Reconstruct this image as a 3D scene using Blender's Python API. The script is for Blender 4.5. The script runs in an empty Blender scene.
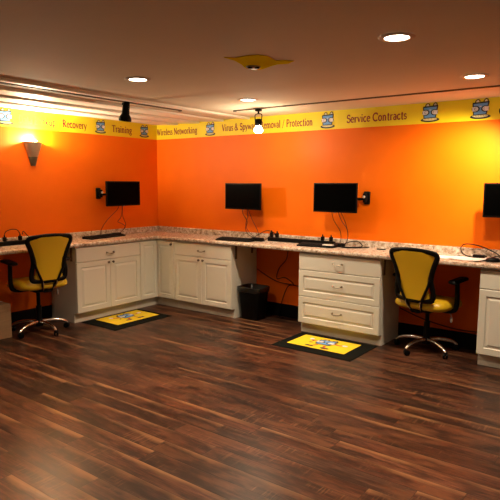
import bpy, bmesh, math, random
from mathutils import Vector, Matrix
random.seed(7)
C = bpy.context.scene.collection
PI = math.pi

# ------------------------------------------------------------------ materials
def mat(name, base, rough=.5, metal=0, emit=None, estr=0, spec=.5, coat=0):
    m = bpy.data.materials.new(name); m.use_nodes = True
    b = m.node_tree.nodes['Principled BSDF']
    b.inputs['Base Color'].default_value = (*base, 1)
    b.inputs['Roughness'].default_value = rough
    b.inputs['Metallic'].default_value = metal
    b.inputs['Specular IOR Level'].default_value = spec
    b.inputs['Coat Weight'].default_value = coat
    if emit:
        b.inputs['Emission Color'].default_value = (*emit, 1)
        b.inputs['Emission Strength'].default_value = estr
    return m

class NT:
    """tiny node helper"""
    def __init__(s, m):
        s.t = m.node_tree; s.b = s.t.nodes['Principled BSDF']
        s.tc = s.t.nodes.new('ShaderNodeTexCoord')
    def link(s, a, b): s.t.links.new(a, b)
    def put(s, sock, v):
        if isinstance(v, bpy.types.NodeSocket): s.link(v, sock)
        elif v is not None: sock.default_value = v
    def math(s, op, a, b=None, c=None):
        n = s.t.nodes.new('ShaderNodeMath'); n.operation = op
        s.put(n.inputs[0], a); s.put(n.inputs[1], b)
        if c is not None: s.put(n.inputs[2], c)
        return n.outputs[0]
    def xyz(s, v):
        n = s.t.nodes.new('ShaderNodeSeparateXYZ'); s.link(v, n.inputs[0]); return n.outputs
    def comb(s, x, y, z=0.0):
        n = s.t.nodes.new('ShaderNodeCombineXYZ')
        for i, v in enumerate((x, y, z)): s.put(n.inputs[i], v)
        return n.outputs[0]
    def mapping(s, v, scale, loc=(0,0,0)):
        n = s.t.nodes.new('ShaderNodeMapping'); s.link(v, n.inputs[0])
        n.inputs['Scale'].default_value = scale; n.inputs['Location'].default_value = loc
        return n.outputs[0]
    def noise(s, v, scale, detail=3, rough=.55):
        n = s.t.nodes.new('ShaderNodeTexNoise'); s.link(v, n.inputs['Vector'])
        n.inputs['Scale'].default_value = scale; n.inputs['Detail'].default_value = detail
        n.inputs['Roughness'].default_value = rough
        return n.outputs['Fac']
    def white(s, v):
        n = s.t.nodes.new('ShaderNodeTexWhiteNoise'); n.noise_dimensions = '3D'; s.link(v, n.inputs['Vector'])
        return n.outputs['Value']
    def ramp(s, f, stops, interp='LINEAR'):
        n = s.t.nodes.new('ShaderNodeValToRGB'); s.link(f, n.inputs[0]); r = n.color_ramp; r.interpolation = interp
        while len(r.elements) < len(stops): r.elements.new(.5)
        for e, (p, c) in zip(r.elements, stops):
            e.position = p; e.color = (*c, 1) if len(c) == 3 else c
        return n.outputs['Color']
    def mix(s, f, a, b, mode='MIX'):
        n = s.t.nodes.new('ShaderNodeMix'); n.data_type = 'RGBA'; n.blend_type = mode
        s.put(n.inputs[0], f)
        for k, v in ((6, a), (7, b)):
            s.put(n.inputs[k], v if isinstance(v, bpy.types.NodeSocket) else (*v, 1))
        return n.outputs[2]
    def bump(s, h, strength=.2, dist=.01):
        n = s.t.nodes.new('ShaderNodeBump'); s.link(h, n.inputs['Height'])
        n.inputs['Strength'].default_value = strength; n.inputs['Distance'].default_value = dist
        s.link(n.outputs[0], s.b.inputs['Normal'])
    def color(s, c): s.link(c, s.b.inputs['Base Color'])

def g(v): return (v, v, v)

M = {}
M['cabinet'] = mat('white_cabinet_paint', (.70, .67, .58), .42)
M['cream_wall'] = mat('cream_wall_paint', (.80, .76, .66), .6)
M['toe'] = mat('cabinet_toe_board', (.66, .60, .50), .5)
M['black'] = mat('black_plastic', (.0025, .0025, .0027), .42, spec=.15)
M['matte_black'] = mat('matte_black_metal', (.002, .002, .002), .6, spec=.1)
M['screen'] = mat('dark_screen_glass', (.0006, .0006, .0006), .35, spec=.03)
M['rubber'] = mat('black_rubber', (.008, .008, .008), .75, spec=.2)
M['chrome'] = mat('chrome', (.75, .73, .70), .16, 1)
M['nickel'] = mat('brushed_nickel', (.24, .19, .14), .3, 1)
M['bronze'] = mat('dark_knob_metal', (.16, .12, .09), .35, 1)
M['sconce'] = mat('brushed_pewter', (.46, .38, .29), .38, .45)
M['sconce_dark'] = mat('dark_pewter', (.16, .15, .11), .45, .6)
M['trimwhite'] = mat('white_light_trim', (.62, .50, .40), .5)
M['bulb'] = mat('lit_lamp_glass', (1, .9, .75), .4, emit=(1, .86, .62), estr=26)
M['disc'] = mat('lit_downlight_lens', (1, .9, .75), .4, emit=(1, .86, .66), estr=11)
M['letter'] = mat('maroon_print', (.24, .012, .014), .6)
M['ink'] = mat('black_print', (.012, .012, .016), .6)
M['sky'] = mat('light_blue_print', (.13, .33, .72), .6)
M['paleprint'] = mat('white_print', (.74, .70, .74), .6)
M['cream'] = mat('cream_print', (.80, .70, .36), .6)
M['redprint'] = mat('red_print', (.45, .05, .015), .6)
M['paper'] = mat('white_paper', (.82, .80, .78), .7)
M['pink'] = mat('pink_print', (.75, .30, .32), .7)
M['grey'] = mat('grey_plastic', (.35, .34, .33), .5)
M['palegrey'] = mat('pale_grey_sticker', (.62, .58, .56), .5)
M['redwire'] = mat('dark_red_cable', (.10, .008, .006), .5)
M['matyellow'] = mat('yellow_mat_carpet', (.74, .52, .008), .9)
M['bag'] = mat('clear_black_liner', (.014, .013, .012), .25, spec=.6)
M['trackdark'] = mat('dark_track_metal', (.13, .09, .055), .6)
M['splash_yellow'] = mat('yellow_paint_patch', (.78, .66, .0), .9, spec=0)
M['sensor'] = mat('sensor_plastic', (.40, .36, .26), .5)
M['base'] = mat('black_vinyl_base', (.004, .004, .004), .6, spec=.15)

m = M['wall'] = mat('orange_wall_paint', (.80, .125, .004), .5, spec=.2)
n = NT(m)
f = n.noise(n.tc.outputs['Object'], 2.2, 3)
n.color(n.ramp(f, [(.3, (.80, .140, .0004)), (.7, (.85, .154, .0005))]))
n.bump(n.noise(n.tc.outputs['Object'], 160, 2), .05, .002)

m = M['band'] = mat('yellow_border_paper', (.84, .60, .008), .55)
n = NT(m); f = n.noise(n.tc.outputs['Object'], 3, 2)
n.color(n.ramp(f, [(.3, (.80, .60, .004)), (.7, (.86, .66, .006))]))

m = M['ceiling'] = mat('ceiling_paint', (.52, .42, .33), .85, spec=.2)
n = NT(m); o = n.tc.outputs['Object']
f = n.noise(o, 1.1, 4)
c = n.ramp(f, [(.25, (.68, .61, .47)), (.75, (.74, .66, .52))])
n.color(c); n.bump(n.noise(o, 90, 3), .08, .003)

m = M['batten'] = mat('white_batten_paint', (.86, .82, .72), .5)

m = M['granite'] = mat('speckled_granite_laminate', (.5, .4, .32), .26)
n = NT(m); o = n.tc.outputs['Object']
base = n.ramp(n.noise(o, 26, 5, .7), [(.30, (.17, .10, .065)), (.46, (.47, .35, .26)), (.56, (.62, .51, .42)), (.72, (.78, .72, .66))])
dark = n.ramp(n.noise(n.mapping(o, (1, 1, 1), (3, 7, 2)), 62, 4, .65), [(.36, g(1)), (.43, g(0))])
c = n.mix(n.math('MULTIPLY', dark, .85), base, (.045, .028, .022))
wh = n.ramp(n.noise(n.mapping(o, (1, 1, 1), (9, 1, 5)), 48, 3, .6), [(.60, g(0)), (.68, g(1))])
n.color(n.mix(n.math('MULTIPLY', wh, .7), c, (.86, .80, .74)))

# dark walnut planks running along the back wall
m = M['floor'] = mat('walnut_laminate_planks', (.05, .025, .015), 0.34, spec=.2)
n = NT(m); o = n.tc.outputs['Object']; X, Y, _ = n.xyz(o)
PW, PL = .127, 1.25
yr = n.math('DIVIDE', Y, PW); row = n.math('FLOOR', yr); fy = n.math('FRACT', yr)
off = n.white(n.comb(row, 3.7))
xr = n.math('ADD', n.math('DIVIDE', X, PL), n.math('MULTIPLY', off, 7.3)); col = n.math('FLOOR', xr); fx = n.math('FRACT', xr)
pid = n.comb(row, col, 1.5); r1 = n.white(pid); r2 = n.white(n.comb(row, col, 8.25)); r3 = n.white(n.comb(row, col, 4.4))
pc = n.ramp(r1, [(0, (.020, .0085, .0058)), (.35, (.038, .0140, .0082)), (.6, (.062, .0205, .0110)), (.8, (.030, .0145, .0098)), (1, (.080, .0280, .0140))])
shift = n.comb(n.math('MULTIPLY', r2, 20.0), n.math('MULTIPLY', row, 1.7), r3)
va = n.t.nodes.new('ShaderNodeVectorMath'); va.operation = 'ADD'; n.link(o, va.inputs[0]); n.link(shift, va.inputs[1]); vv = va.outputs[0]
grain = n.noise(n.mapping(vv, (2.2, 46, 1)), 1.0, 5, .65)
fine = n.noise(n.mapping(vv, (9, 120, 1), (2, 8, 5)), 1.0, 3, .7)
pc = n.mix(1.0, pc, n.ramp(fine, [(.3, g(.45)), (.5, g(1)), (.7, g(1.8))]), 'MULTIPLY')
c = n.mix(1.0, pc, n.ramp(grain, [(.25, g(.35)), (.5, g(1.0)), (.75, g(2.0))]), 'MULTIPLY')
blot = n.noise(n.mapping(vv, (2.6, 9, 1)), 1.0, 4, .6)
c = n.mix(n.ramp(blot, [(.46, g(0)), (.68, g(.8))]), c, (.105, .039, .0175))
c = n.mix(n.ramp(n.noise(n.mapping(vv, (3.1, 12, 1), (5, 2, 0)), 1.0, 4, .6), [(.47, g(0)), (.62, g(.85))]), c, (.012, .0068, .0055))
# pale sapwood along one long edge of some planks, wavering
wob = n.math('MULTIPLY', n.math('SUBTRACT', n.noise(n.mapping(vv, (2.4, 3, 1)), 1.0, 3), .5), .9)
edge = n.math('ADD', fy, wob)
sap = n.ramp(edge, [(.0, g(0)), (.70, g(0)), (.95, g(.9)), (1.0, g(1))])
has = n.ramp(r3, [(.44, g(0)), (.62, g(1))])
sap = n.math('MULTIPLY', n.math('MULTIPLY', sap, has), n.ramp(n.noise(n.mapping(vv, (1.5, 1, 1), (1, 9, 3)), 1.0, 2), [(.36, g(0)), (.56, g(.95))]))
c = n.mix(sap, c, n.mix(grain, (.08, .032, .014), (.34, .165, .072)))
# cross-grain saw marks in patches
saw = n.noise(n.mapping(vv, (75, 5, 1)), 1.0, 2)
pat = n.ramp(n.noise(n.mapping(vv, (2.0, 5, 1), (4, 4, 4)), 1.0, 2), [(.54, g(0)), (.66, g(1))])
sm = n.math('MULTIPLY', n.ramp(saw, [(.54, g(0)), (.66, g(.5))]), pat)
c = n.mix(sm, c, (.19, .088, .042))
# seams
sy = n.math('MINIMUM', fy, n.math('SUBTRACT', 1.0, fy)); sx = n.math('MULTIPLY', n.math('MINIMUM', fx, n.math('SUBTRACT', 1.0, fx)), PL / PW)
seam = n.ramp(n.math('MINIMUM', sx, sy), [(0, g(.8)), (.025, g(0))])
n.color(n.mix(seam, c, (.008, .005, .004)))
rr = n.ramp(grain, [(.2, g(.29)), (.8, g(.38))]); n.link(rr, n.b.inputs['Roughness'])
hh = n.math('SUBTRACT', n.math('ADD', n.math('MULTIPLY', grain, .35), n.math('MULTIPLY', saw, .15)), seam)
n.bump(hh, .18, .003)

m = M['yellow_vinyl'] = mat('yellow_chair_vinyl', (.62, .385, .012), .38, spec=.5)
n = NT(m); n.bump(n.noise(n.tc.outputs['Object'], 220, 2), .08, .002)
m = M['cardboard'] = mat('brown_cardboard', (.30, .175, .085), .8)
n = NT(m); f = n.noise(n.mapping(n.tc.outputs['Object'], (3, 3, 60)), 1, 2)
n.color(n.ramp(f, [(.3, (.27, .155, .075)), (.7, (.32, .19, .095))]))
m = M['mat_border'] = mat('charcoal_mat_rubber', (.0055, .006, .005), .9, spec=.06)
n = NT(m); n.bump(n.noise(n.tc.outputs['Object'], 400, 2), .3, .003)

# ------------------------------------------------------------------ mesh builder
ROOT = {}
class MB:
    def __init__(s): s.bm = bmesh.new(); s.mi = 0
    def _new(s, nf0):
        s.bm.faces.ensure_lookup_table()
        for f in s.bm.faces[nf0:]: f.material_index = s.mi
    def box(s, a, b, bev=0, seg=2):
        a, b = Vector(a), Vector(b); nf = len(s.bm.faces)
        lo = Vector([min(p, q) for p, q in zip(a, b)]); hi = Vector([max(p, q) for p, q in zip(a, b)])
        r = bmesh.ops.create_cube(s.bm, size=1, matrix=Matrix.Translation((lo + hi) / 2) @ Matrix.Diagonal((*(hi - lo), 1)))
        if bev:
            es = list({e for v in r['verts'] for e in v.link_edges})
            bmesh.ops.bevel(s.bm, geom=es, offset=bev, segments=seg, profile=.5, affect='EDGES')
        s._new(nf); return s
    def xbox(s, mtx, size, bev=0, seg=2):
        nf = len(s.bm.faces)
        r = bmesh.ops.create_cube(s.bm, size=1, matrix=mtx @ Matrix.Diagonal((*size, 1)))
        if bev:
            es = list({e for v in r['verts'] for e in v.link_edges})
            bmesh.ops.bevel(s.bm, geom=es, offset=bev, segments=seg, profile=.5, affect='EDGES')
        s._new(nf); return s
    def prism(s, pts, depth):
        """closed prism: pts is a planar 3D loop, depth a vector"""
        nf = len(s.bm.faces); d = Vector(depth)
        A = [s.bm.verts.new(Vector(p)) for p in pts]; B = [s.bm.verts.new(Vector(p) + d) for p in pts]
        s.bm.faces.new(A[::-1]); s.bm.faces.new(B); k = len(A)
        for i in range(k): s.bm.faces.new((A[i], A[(i+1) % k], B[(i+1) % k], B[i]))
        s._new(nf); return s
    def rings(s, rings, cap0=True, cap1=True):
        nf = len(s.bm.faces)
        R = [[s.bm.verts.new(Vector(p)) for p in r] for r in rings]; k = len(R[0])
        for a, b in zip(R, R[1:]):
            for i in range(k): s.bm.faces.new((a[i], a[(i+1) % k], b[(i+1) % k], b[i]))
        if cap0: s.bm.faces.new(R[0][::-1])
        if cap1: s.bm.faces.new(R[-1])
        s._new(nf); return s
    def lathe(s, prof, o=(0,0,0), n=24, axis=(0,0,1), a0=0, a1=2*PI):
        o = Vector(o); q = Vector((0,0,1)).rotation_difference(Vector(axis).normalized())
        rs = [[o + q @ Vector((r*math.cos(2*PI*i/n), r*math.sin(2*PI*i/n), z)) for i in range(n)] for r, z in prof]
        return s.rings(rs)
    def tube(s, pts, r, n=8, closed=False, smooth=0, flat=1.0):
        P = [Vector(p) for p in pts]
        if smooth:
            Q = []; k = len(P); rng = range(k if closed else k - 1)
            for i in rng:
                if closed: p0, p1, p2, p3 = P[(i-1) % k], P[i], P[(i+1) % k], P[(i+2) % k]
                else: p0, p1, p2, p3 = P[max(i-1, 0)], P[i], P[i+1], P[min(i+2, k-1)]
                for j in range(smooth):
                    t = j / smooth
                    Q.append(.5*((2*p1) + (p2-p0)*t + (2*p0-5*p1+4*p2-p3)*t*t + (3*p1-p0-3*p2+p3)*t**3))
            if not closed: Q.append(P[-1])
            P = Q
        k = len(P); rs = []
        T = []
        for i in range(k):
            if closed: t = P[(i+1) % k] - P[(i-1) % k]
            else: t = P[min(i+1, k-1)] - P[max(i-1, 0)]
            T.append(t.normalized() if t.length > 1e-9 else Vector((0,0,1)))
        ref = Vector((0,0,1)) if abs(T[0].z) < .9 else Vector((1,0,0))
        u = T[0].cross(ref).normalized()
        for i in range(k):
            u = (u - T[i]*u.dot(T[i]))
            u = u.normalized() if u.length > 1e-6 else T[i].orthogonal().normalized()
            v = T[i].cross(u)
            ri = r[i] if isinstance(r, (list, tuple)) and len(r) == k else (r if not isinstance(r, (list, tuple)) else r[0] + (r[1]-r[0])*i/(k-1))
            rs.append([P[i] + u*ri*math.cos(2*PI*j/n) + v*ri*flat*math.sin(2*PI*j/n) for j in range(n)])
        if closed: rs.append(rs[0]); return s.rings(rs, False, False)
        return s.rings(rs)
    def ngon(s, pts):
        nf = len(s.bm.faces); s.bm.faces.new([s.bm.verts.new(Vector(p)) for p in pts]); s._new(nf); return s
    def build(s, name, mats, parent=None, world=True, smooth=None, fixn=True):
        if not isinstance(mats, (list, tuple)): mats = [mats]
        bmesh.ops.remove_doubles(s.bm, verts=s.bm.verts, dist=1e-6)
        if fixn: bmesh.ops.recalc_face_normals(s.bm, faces=s.bm.faces)
        if parent is not None and world:
            s.bm.transform(ROOT[parent.name].inverted())
        me = bpy.data.meshes.new(name); s.bm.to_mesh(me); s.bm.free()
        for x in mats: me.materials.append(M[x])
        ob = bpy.data.objects.new(name, me); C.objects.link(ob)
        if parent is not None:
            ob.parent = parent; ROOT[ob.name] = ROOT[parent.name]
        else: ROOT[ob.name] = Matrix.Identity(4)
        if smooth is not None:
            for p in me.polygons: p.use_smooth = True
            try: me.set_sharp_from_angle(angle=math.radians(smooth))
            except Exception: pass
        return ob

def tag(o, label=None, cat=None, group=None, kind=None):
    for k, v in (('label', label), ('category', cat), ('group', group), ('kind', kind)):
        if v: o[k] = v
    return o
def thing(name, loc, label, cat, group=None, rz=0):
    o = bpy.data.objects.new(name, None); C.objects.link(o); o.empty_display_size = .1
    o.location = loc; o.rotation_euler = (0, 0, rz)
    ROOT[o.name] = Matrix.Translation(loc) @ Matrix.Rotation(rz, 4, 'Z')
    return tag(o, label, cat, group)
def copy_tree(o, parent=None):
    c = o.copy(); C.objects.link(c)
    if parent is not None: c.parent = parent
    for ch in list(o.children): copy_tree(ch, c)
    return c

class Fr:
    """a wall-like frame: p(u,v,n)"""
    def __init__(s, o, u, v, n): s.o, s.u, s.v, s.n = Vector(o), Vector(u), Vector(v), Vector(n)
    def p(s, a, b, c=0): return s.o + s.u*a + s.v*b + s.n*c
BACK = lambda y=0: Fr((0, y, 0), (1,0,0), (0,0,1), (0,-1,0))
LEFT = lambda x=0: Fr((x, 0, 0), (0,1,0), (0,0,1), (1,0,0))

# ------------------------------------------------------------------ dimensions
H = 2.284; ZT = .88; ZC = .84; ZK = .8225; ZD = .112; D = .493; TK = .425; EDGE = .518
ZB = 2.0924; SPL = .948
XR, YF = 7.4, -7.8

# ------------------------------------------------------------------ setting
def struct(name, mb, mats, **k): return tag(mb.build(name, mats, **k), kind='structure')
struct('floor', MB().box((-.12, YF, -.1), (XR, .12, 0)), 'floor')
struct('wall_left', MB().box((-.12, YF, 0), (0, .12, H + .05)), 'wall')
struct('wall_back', MB().box((0, 0, 0), (XR, .12, H + .05)), 'wall')
struct('wall_right', MB().box((XR, YF, 0), (XR + .12, .12, H + .05)), 'cream_wall')
struct('wall_front', MB().box((-.12, YF - .12, 0), (XR + .12, YF, H + .05)), 'cream_wall')
struct('ceiling', MB().box((-.12, YF, H), (XR, .12, H + .1)), 'ceiling')
struct('baseboard_left', MB().box((0, YF, 0), (.012, 0, .147), .003), 'base')
struct('baseboard_back', MB().box((.012, -.012, 0), (XR, 0, .147), .003), 'base')
# flat white boards fixed to the ceiling along the left wall
for i, xe in enumerate((.395, .765, 1.155, 1.55)):
    b = MB()
    wd_ = .17 if i == 3 else .34
    b.prism([(xe - wd_, 0, H + .001), (xe - wd_ + .01, 0, H - .004), (xe - .010, 0, H - .022), (xe, 0, H - .019), (xe, 0, H + .001)], (0, YF + .3, 0))
    struct('trim_%d' % (i + 1), b, 'batten')

# ------------------------------------------------------------------ printed border: lettering and emblems
TW, tw = .135, .065
def A(cx, cy, rx, ry, a0, a1, k=14):
    return [(cx + rx*math.cos(math.radians(a0 + (a1-a0)*i/k)), cy + ry*math.sin(math.radians(a0 + (a1-a0)*i/k))) for i in range(k + 1)]
def stem(x, y0, y1, w=TW, lo=True, hi=True, left=False):
    r = [(w, [(x, y0), (x, y1)])]
    if lo: r.append((.05, [(x - .13, y0 + .025), (x + .13, y0 + .025)]))
    if hi: r.append((.05, [(x - .13, y1 - .025), (x + (.0 if left else .13), y1 - .025)]))
    return r
ser = lambda x, y, h=.1: [(.05, [(x - h, y), (x + h, y)])]
xh = .66
GL = {
 'D': (.86, stem(.18, 0, 1) + [(.11, [(.1, .97), (.36, .97)] + A(.36, .5, .38, .47, 90, -90) + [(.1, .03)])]),
 'B': (.76, stem(.18, 0, 1) + [(.09, [(.1, .97), (.36, .97)] + A(.36, .75, .2, .22, 90, -90) + [(.16, .53)]), (.1, [(.16, .53), (.38, .53)] + A(.38, .28, .25, .25, 90, -90) + [(.1, .03)])]),
 'R': (.82, stem(.18, 0, 1) + [(.1, [(.1, .97), (.36, .97)] + A(.36, .74, .23, .23, 90, -90) + [(.16, .51)]), (TW, [(.36, .5), (.7, .03)])] + ser(.72, .025)),
 'P': (.70, stem(.18, 0, 1) + [(.1, [(.1, .97), (.36, .97)] + A(.36, .73, .25, .24, 90, -90) + [(.16, .49)])]),
 'T': (.76, stem(.38, 0, .97, hi=False) + [(.07, [(.03, .96), (.73, .96)]), (.06, [(.05, .98), (.05, .78)]), (.06, [(.71, .98), (.71, .78)])]),
 'W': (1.08, [(TW, [(.1, .97), (.32, .02)]), (tw, [(.32, .02), (.52, .85)]), (TW, [(.5, .92), (.76, .02)]), (tw, [(.76, .02), (.98, .97)])] + ser(.1, .97) + ser(.98, .97) + ser(.5, .97, .08)),
 'N': (.90, stem(.16, 0, 1, .08) + [(TW, [(.14, .97), (.74, .03)])] + stem(.74, 0, 1, .08, lo=False)),
 'V': (.78, [(TW, [(.1, .97), (.4, .03)]), (tw, [(.4, .03), (.68, .97)])] + ser(.1, .97) + ser(.68, .97)),
 'S': (.62, [(.11, A(.31, .74, .21, .22, 20, 270) + A(.31, .28, .24, .25, 80, -160)), (.05, [(.51, .98), (.51, .72)]), (.05, [(.08, .02), (.08, .28)])]),
 'C': (.82, [(.12, A(.46, .5, .38, .47, 45, 315)), (.05, [(.74, .98), (.74, .7)])]),
 '&': (.92, [(.09, A(.36, .77, .16, .2, 0, 360)), (.1, A(.34, .27, .27, .24, 110, 385)), (TW, [(.26, .66), (.78, .03)])]),
 '/': (.5, [(.07, [(.06, -.12), (.42, 1.05)])]), ' ': (.34, []),
 'a': (.54, [(.09, A(.24, .47, .17, .17, 160, 0)), (.12, [(.41, .5), (.41, .04), (.5, .03)]), (.09, A(.25, .19, .17, .17, 70, 330))]),
 't': (.42, [(.12, [(.2, .86), (.2, .14)] + A(.31, .14, .11, .12, 180, 300, 6)), (.06, [(.03, .63), (.38, .63)])]),
 'c': (.54, [(.11, A(.3, .33, .22, .3, 50, 320))]),
 'k': (.62, stem(.16, 0, 1, left=True) + [(tw, [(.16, .26), (.5, .63)]), (.12, [(.27, .38), (.54, .02)])] + ser(.5, .635, .08) + ser(.54, .025, .08)),
 'u': (.66, [(.12, [(.15, .64), (.15, .18)] + A(.31, .2, .16, .18, 180, 330, 8)), (.12, [(.49, .64), (.49, .02), (.58, .02)])] + ser(.09, .635, .07) + ser(.43, .635, .07)),
 'p': (.64, stem(.16, -.28, .65, .12, left=True) + [(.1, A(.33, .33, .22, .3, 130, -130))]),
 'e': (.56, [(.1, A(.29, .33, .22, .3, 5, 320)), (.06, [(.09, .36), (.51, .36)])]),
 'o': (.62, [(.11, A(.31, .33, .23, .3, 0, 360))]),
 'v': (.58, [(.12, [(.09, .63), (.3, .03)]), (tw, [(.3, .03), (.49, .63)])] + ser(.09, .635, .08) + ser(.49, .635, .07)),
 'w': (.86, [(.12, [(.09, .63), (.27, .03)]), (tw, [(.27, .03), (.43, .6)]), (.12, [(.42, .63), (.6, .03)]), (tw, [(.6, .03), (.77, .63)])] + ser(.09, .635, .08) + ser(.77, .635, .07)),
 'r': (.48, stem(.16, 0, .65, .12, left=True) + [(.09, A(.32, .42, .15, .2, 170, 50, 8))]),
 'y': (.58, [(.12, [(.09, .63), (.31, .05)]), (tw, [(.5, .63), (.27, -.1), (.18, -.24), (.07, -.24)])] + ser(.09, .635, .08) + ser(.5, .635, .07)),
 'i': (.34, stem(.17, 0, .65, .12, left=True) + [(.13, [(.17, .82), (.17, .94)])]),
 'n': (.68, stem(.16, 0, .65, .12, left=True) + [(.1, A(.33, .42, .17, .2, 170, 0, 8))] + stem(.5, 0, .44, .12, hi=False)),
 'm': (1.0, stem(.16, 0, .65, .12, left=True) + [(.1, A(.33, .42, .17, .2, 170, 0, 8))] + stem(.5, 0, .44, .12, hi=False) + [(.1, A(.67, .42, .17, .2, 170, 0, 8))] + stem(.84, 0, .44, .12, hi=False)),
 'g': (.58, [(.1, A(.27, .43, .18, .2, 0, 360)), (.08, A(.28, -.1, .23, .15, 0, 360)), (.07, [(.15, .25), (.13, .12), (.35, .05)]), (.07, [(.4, .57), (.56, .62)])]),
 'l': (.34, stem(.17, 0, 1, .12, left=True)),
 's': (.46, [(.09, A(.23, .48, .14, .15, 20, 270) + A(.23, .18, .16, .16, 80, -160))]),
}
def text_mb(fr, s, u0, u1, base, cap, nn):
    w = sum(GL[c][0] for c in s); k = (u1 - u0) / (w * cap)      # horizontal fit
    b = MB(); x = 0; layer = 0
    for ch in s:
        adv, strokes = GL[ch]
        for wd, pts in strokes:
            L = []; R = []
            for i, (px, py) in enumerate(pts):
                ax, ay = pts[max(i-1, 0)]; bx, by = pts[min(i+1, len(pts)-1)]
                tx, ty = bx-ax, by-ay; l = math.hypot(tx, ty) or 1; nx, ny = -ty/l*wd*.74, tx/l*wd*.74
                L.append((px+nx, py+ny)); R.append((px-nx, py-ny))
            P = lambda q: fr.p(u0 + (x + q[0])*cap*k, base + q[1]*cap, nn + layer*.00002)
            for i in range(len(pts)-1):
                b.ngon([P(R[i]), P(R[i+1]), P(L[i+1]), P(L[i])])
            layer = (layer + 1) % 5
        x += adv
    return b

EMB = ['ink', 'sky', 'paleprint', 'cream', 'redprint']
def emblem_mb(fr, uc, v0, s, nn, limbs=False, e=.0007):
    b = MB()
    P = lambda x, y, l: fr.p(uc + x*s, v0 + y*s, nn + l*e)
    def poly(pts, l, mi): b.mi = mi; b.ngon([P(x, y, l) for x, y in pts])
    def line(pts, w, l, mi):
        b.mi = mi
        for (ax, ay), (bx, by) in zip(pts, pts[1:]):
            d = math.hypot(bx-ax, by-ay) or 1; nx, ny = -(by-ay)/d*w/2, (bx-ax)/d*w/2
            b.ngon([P(ax-nx, ay-ny, l), P(bx-nx, by-ny, l), P(bx+nx, by+ny, l), P(ax+nx, ay+ny, l)])
    if limbs:   # coloured marks round the screen on the floor mats
        line([(-.40, .60), (-.62, .50), (-.74, .66)], .10, 1, 4); line([(.40, .60), (.62, .48), (.80, .56)], .10, 1, 4)
        line([(-.16, .12), (-.30, -.10)], .11, 1, 4); line([(.18, .12), (.24, -.12)], .11, 1, 4)
        poly(A(-.42, -.20, .20, .09, 0, 360, 12)[:-1], 2, 0); poly(A(.34, -.24, .22, .10, 0, 360, 12)[:-1], 2, 0)
        poly(A(-.80, .74, .11, .12, 0, 360, 12)[:-1], 2, 2); poly(A(.90, .56, .13, .10, 0, 360, 12)[:-1], 2, 2)
        line([(-.52, .3), (-.66, .22)], .09, 2, 0); line([(-.42, -.2), (-.32, -.12)], .07, 3, 4); line([(.3, -.22), (.42, -.2)], .07, 3, 4)
    else:
        poly(A(0, .10, .53, .125, 0, 360, 28)[:-1], 1, 0)
        poly(A(0, .135, .40, .075, 0, 360, 24)[:-1], 2, 3)
        for q in range(9): line([(-.33 + q*.082, .10), (-.31 + q*.082, .17)], .022, 3, 0)
    poly([(-.36, .17), (.33, .19), (.44, .82), (.44, .88), (-.40, .84), (-.42, .78)], 4, 0)
    poly([(-.31, .22), (.28, .24), (.37, .80), (-.35, .77)], 5, 1)
    line([(-.28, .84), (-.24, .95), (-.14, 1.0), (-.05, .95), (-.04, .87)], .05, 3, 0)
    line([(.14, .86), (.20, .97), (.28, 1.02), (.36, .97), (.38, .87)], .05, 3, 0)
    poly([(-.22, .86), (-.19, .93), (-.13, .95), (-.08, .86)], 2, 2); poly([(.21, .87), (.24, .95), (.29, .96), (.33, .87)], 2, 2)
    for sx in (-1, 1):
        cx = -.24 if sx < 0 else .24
        poly(A(cx, .50, .205, .165, 0, 360, 20)[:-1], 6, 0)
        poly([(cx + sx*.17, .39), (cx + sx*.18, .60), (cx - sx*.02, .62), (cx - sx*.11, .58), (cx - sx*.14, .50), (cx - sx*.10, .42), (cx - sx*.0, .38)], 7, 2)
        line(A(cx, .50, .07, .06, 60 if sx < 0 else 120, 300 if sx < 0 else 240, 6), .022, 8, 0)
    line([(-.05, .63), (.05, .63)], .04, 8, 2)
    return b

fl, fb = LEFT(0), BACK(0)
t = thing('wall_border', (0, -2.2, ZB), 'yellow printed border along the top of the left orange wall, partly whitened by lamp glow', 'wall border')
MB().box((0, -3.9, ZB), (.004, -.004, H)).build('border_strip', 'band', t)
for s, a, b in (('Data Backup / Recovery', -1.985, -1.121), ('Training', -.752, -.437)):
    text_mb(fl, s, a, b, 2.142, .082, .0055).build('lettering', 'letter', t, fixn=False)
for uc in (-2.125, -.925, -.228):
    emblem_mb(fl, uc, 2.113, .152 if uc > -2 else .165, .0045).build('emblem', EMB, t, fixn=False)
t = thing('wall_border', (2.5, 0, ZB), 'yellow printed border along the top of the back orange wall, with maroon service names', 'wall border')
MB().box((0, -.004, ZB), (XR, 0, H)).build('border_strip', 'band', t)
for s, a, b in (('Wireless Networking', .01, .728), ('Virus & Spyware Removal / Protection', 1.13, 2.395), ('Service Contracts', 2.797, 3.437)):
    text_mb(fb, s, a, b, 2.147, .08, .0055).build('lettering', 'letter', t, fixn=False)
for uc, s in ((.942, .155), (2.575, .162), (3.662, .168), (4.112, .168)):
    emblem_mb(fb, uc, 2.108, s, .0045).build('emblem', EMB, t, fixn=False)

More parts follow.
